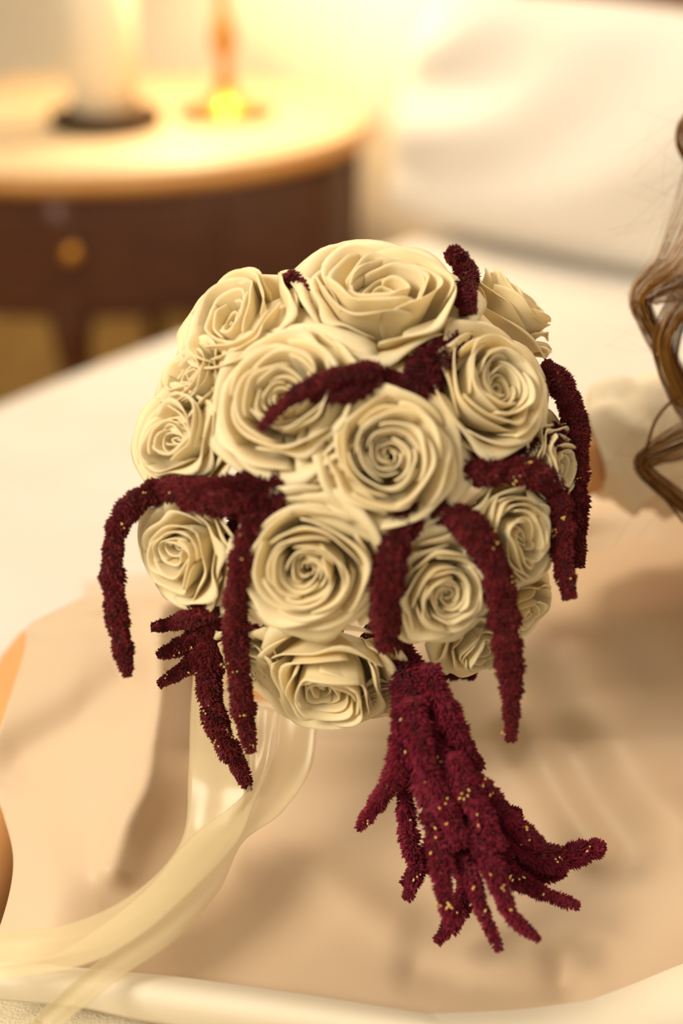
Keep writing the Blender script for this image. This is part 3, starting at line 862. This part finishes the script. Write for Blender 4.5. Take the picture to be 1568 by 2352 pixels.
# the branching tassel that trails onto the skirt
tas = empty('amaranth_tassel'); tas.parent = bouquet
tas['label'] = 'branching crimson amaranth tassel with yellow seeds, trailing onto the satin'
TB = [
 [(895, 1440, 18, .86), (935, 1535, 36, .812), (955, 1650, 46, .80), (975, 1750, 44, .80), (1030, 1870, 46, .815), (1085, 1970, 42, .815)],
 [(975, 1525, 26, .80), (1015, 1615, 30, .795), (1060, 1705, 24, .80), (1104, 1764, 9, .81)],
 [(945, 1560, 28, .80), (925, 1670, 30, .795), (910, 1770, 25, .80), (868, 1840, 19, .82), (825, 1902, 9, .83)],
 [(940, 1720, 24, .805), (930, 1830, 20, .82), (940, 1930, 20, .825), (955, 2000, 18, .825), (934, 2066, 8, .82)],
 [(1020, 1900, 28, .83), (980, 1975, 24, .84), (925, 2030, 9, .84)],
 [(990, 1850, 28, .80), (1010, 1970, 26, .79), (1020, 2060, 19, .79), (1036, 2125, 14, .79)],
 [(1060, 1960, 30, .82), (1072, 2035, 24, .82), (1042, 2115, 19, .815), (1003, 2163, 9, .81)],
 [(1060, 1960, 24, .80), (1092, 2045, 17, .79), (1110, 2100, 16, .79), (1146, 2180, 8, .795)],
 [(1070, 1880, 28, .80), (1115, 1960, 26, .785), (1145, 2030, 21, .785), (1175, 2105, 17, .785), (1236, 2158, 8, .79)],
 [(1090, 1930, 28, .82), (1150, 1995, 26, .82), (1225, 2042, 19, .815), (1328, 2082, 9, .815)],
 [(1090, 1940, 30, .84), (1160, 1995, 34, .84), (1240, 2008, 24, .845), (1295, 2000, 9, .845)],
 [(1080, 1870, 28, .81), (1180, 1930, 28, .82), (1265, 1975, 30, .835), (1330, 1960, 25, .84), (1385, 1944, 14, .845)],
 [(1060, 1820, 28, .80), (1135, 1855, 24, .805), (1195, 1905, 22, .81), (1245, 1945, 10, .82)],
 [(1030, 1730, 24, .79), (1070, 1775, 20, .79), (1118, 1810, 16, .80), (1165, 1858, 8, .81)],
 [(1080, 1830, 20, .82), (1135, 1862, 16, .83), (1194, 1868, 9, .835)],
 [(1000, 1640, 34, .81), (1050, 1770, 34, .815), (1110, 1880, 34, .82), (1150, 1970, 28, .82)],
 [(945, 1600, 34, .79), (965, 1720, 28, .785), (1015, 1840, 26, .79), (1060, 1940, 26, .79)],
 [(990, 1700, 28, .80), (1040, 1790, 20, .79), (1100, 1860, 26, .79), (1140, 1950, 24, .79)],
 [(1060, 1890, 34, .83), (1120, 1940, 36, .835), (1170, 1975, 30, .84), (1220, 1990, 16, .845)],
]
for k, path in enumerate(TB):
    strand([(a, b, r * (.84 if k else .9), d) for a, b, r, d in path], 'branch', None, 0, 1.55, tas, M['tassel'])
# yellow seeds scattered over the tassel
parts = []
for k in range(60):
    br = TB[ra.randint(len(TB))]
    q = cr(np.array([[a, b, r, d] for a, b, r, d in br]), 40)[ra.randint(6, 38)]
    px = q[0] + ra.uniform(-.7, .7) * q[2]; r_m = q[2] * q[3] / FPX
    o0 = P(px, q[1], q[3] - r_m * 1.05)
    for w_ in range(ra.randint(1, 4)):
        dd = nrm(-FWD + ra.randn(3) * .8); o1 = o0 + ra.randn(3) * .0011
        parts.append(tube(np.array([o1, o1 + dd * .0006, o1 + dd * .0016, o1 + dd * .0022]), [.0002, .0006, .0006, .0001], 5))
V, F = cat(parts)
o = obj('seeds', V, [tuple(dict.fromkeys(x)) for x in F.tolist()], M['seed'], tas); o['kind'] = 'stuff'; o['label'] = 'tiny yellow seeds'

# bound handle with cut stems
pts = cr([BIND - HDIR * .005, BIND + HDIR * .06, HEND - HDIR * .03], 24)
hw = tubeobj('handle_wrap', pts, np.interp(np.linspace(0, 1, 24), [0, .1, .9, 1], [.016, .019, .017, .015]), M['wrap'], bouquet, 20)
for k in range(9):
    a = k * 2.4; r_ = .004 + .009 * (k % 3) / 2
    s1 = nrm(np.cross(HDIR, ZX)); s2 = np.cross(HDIR, s1)
    o_ = s1 * math.cos(a) * r_ + s2 * math.sin(a) * r_
    tubeobj('cut_stem', np.array([HEND - HDIR * .04 + o_, HEND + o_ * 1.2 + HDIR * (.002 * (k % 4))]), .003, M['stem'], bouquet, 7)

# ribbons
def ribbon(Lp, Rp, name='ribbon', label=None):
    n = 90
    l = cr([P(*q) for q in Lp], n); r = cr([P(*q) for q in Rp], n)
    s = np.linspace(0, 1, 13)[None, :, None]
    Gd = l[:, None] * (1 - s) + r[:, None] * s
    nn = grid_normals(Gd)
    Gd = Gd + nn * (0.0018 * np.sin(s * math.pi) * np.sin(np.linspace(0, 9, n))[:, None, None] + .0005 * np.sin(s * 9 + np.linspace(0, 6, n)[:, None, None]))
    V, F = shell(Gd, 0.00025)
    o = fast(name, V, F, M['ribbon'], bouquet)
    if label: o['label'] = label
    return o
ribbon([(448, 1500, .90), (437, 1640, .87), (432, 1780, .85), (416, 1930, .838), (310, 2050, .815), (150, 2125, .80), (-40, 2140, .79)],
       [(565, 1530, .90), (570, 1670, .865), (572, 1800, .84), (540, 1915, .833), (430, 2060, .808), (240, 2170, .787), (-40, 2232, .775)], label='sheer cream ribbon falling from behind the lowest roses')
ribbon([(640, 1620, .91), (630, 1730, .87), (578, 1838, .84), (522, 1935, .822), (430, 2045, .80), (300, 2155, .78), (185, 2240, .765), (30, 2385, .74)],
       [(730, 1640, .91), (714, 1765, .87), (645, 1868, .845), (556, 1935, .83), (500, 2050, .812), (395, 2165, .79), (275, 2247, .772), (105, 2385, .745)])
ribbon([(582, 1620, .90), (576, 1750, .855), (560, 1825, .832), (430, 1930, .82), (335, 2042, .80), (210, 2142, .785), (100, 2202, .776), (-40, 2228, .77)],
       [(640, 1630, .90), (628, 1740, .86), (582, 1845, .836), (548, 1935, .822), (442, 2048, .797), (312, 2155, .779), (180, 2218, .77), (-40, 2256, .765)])
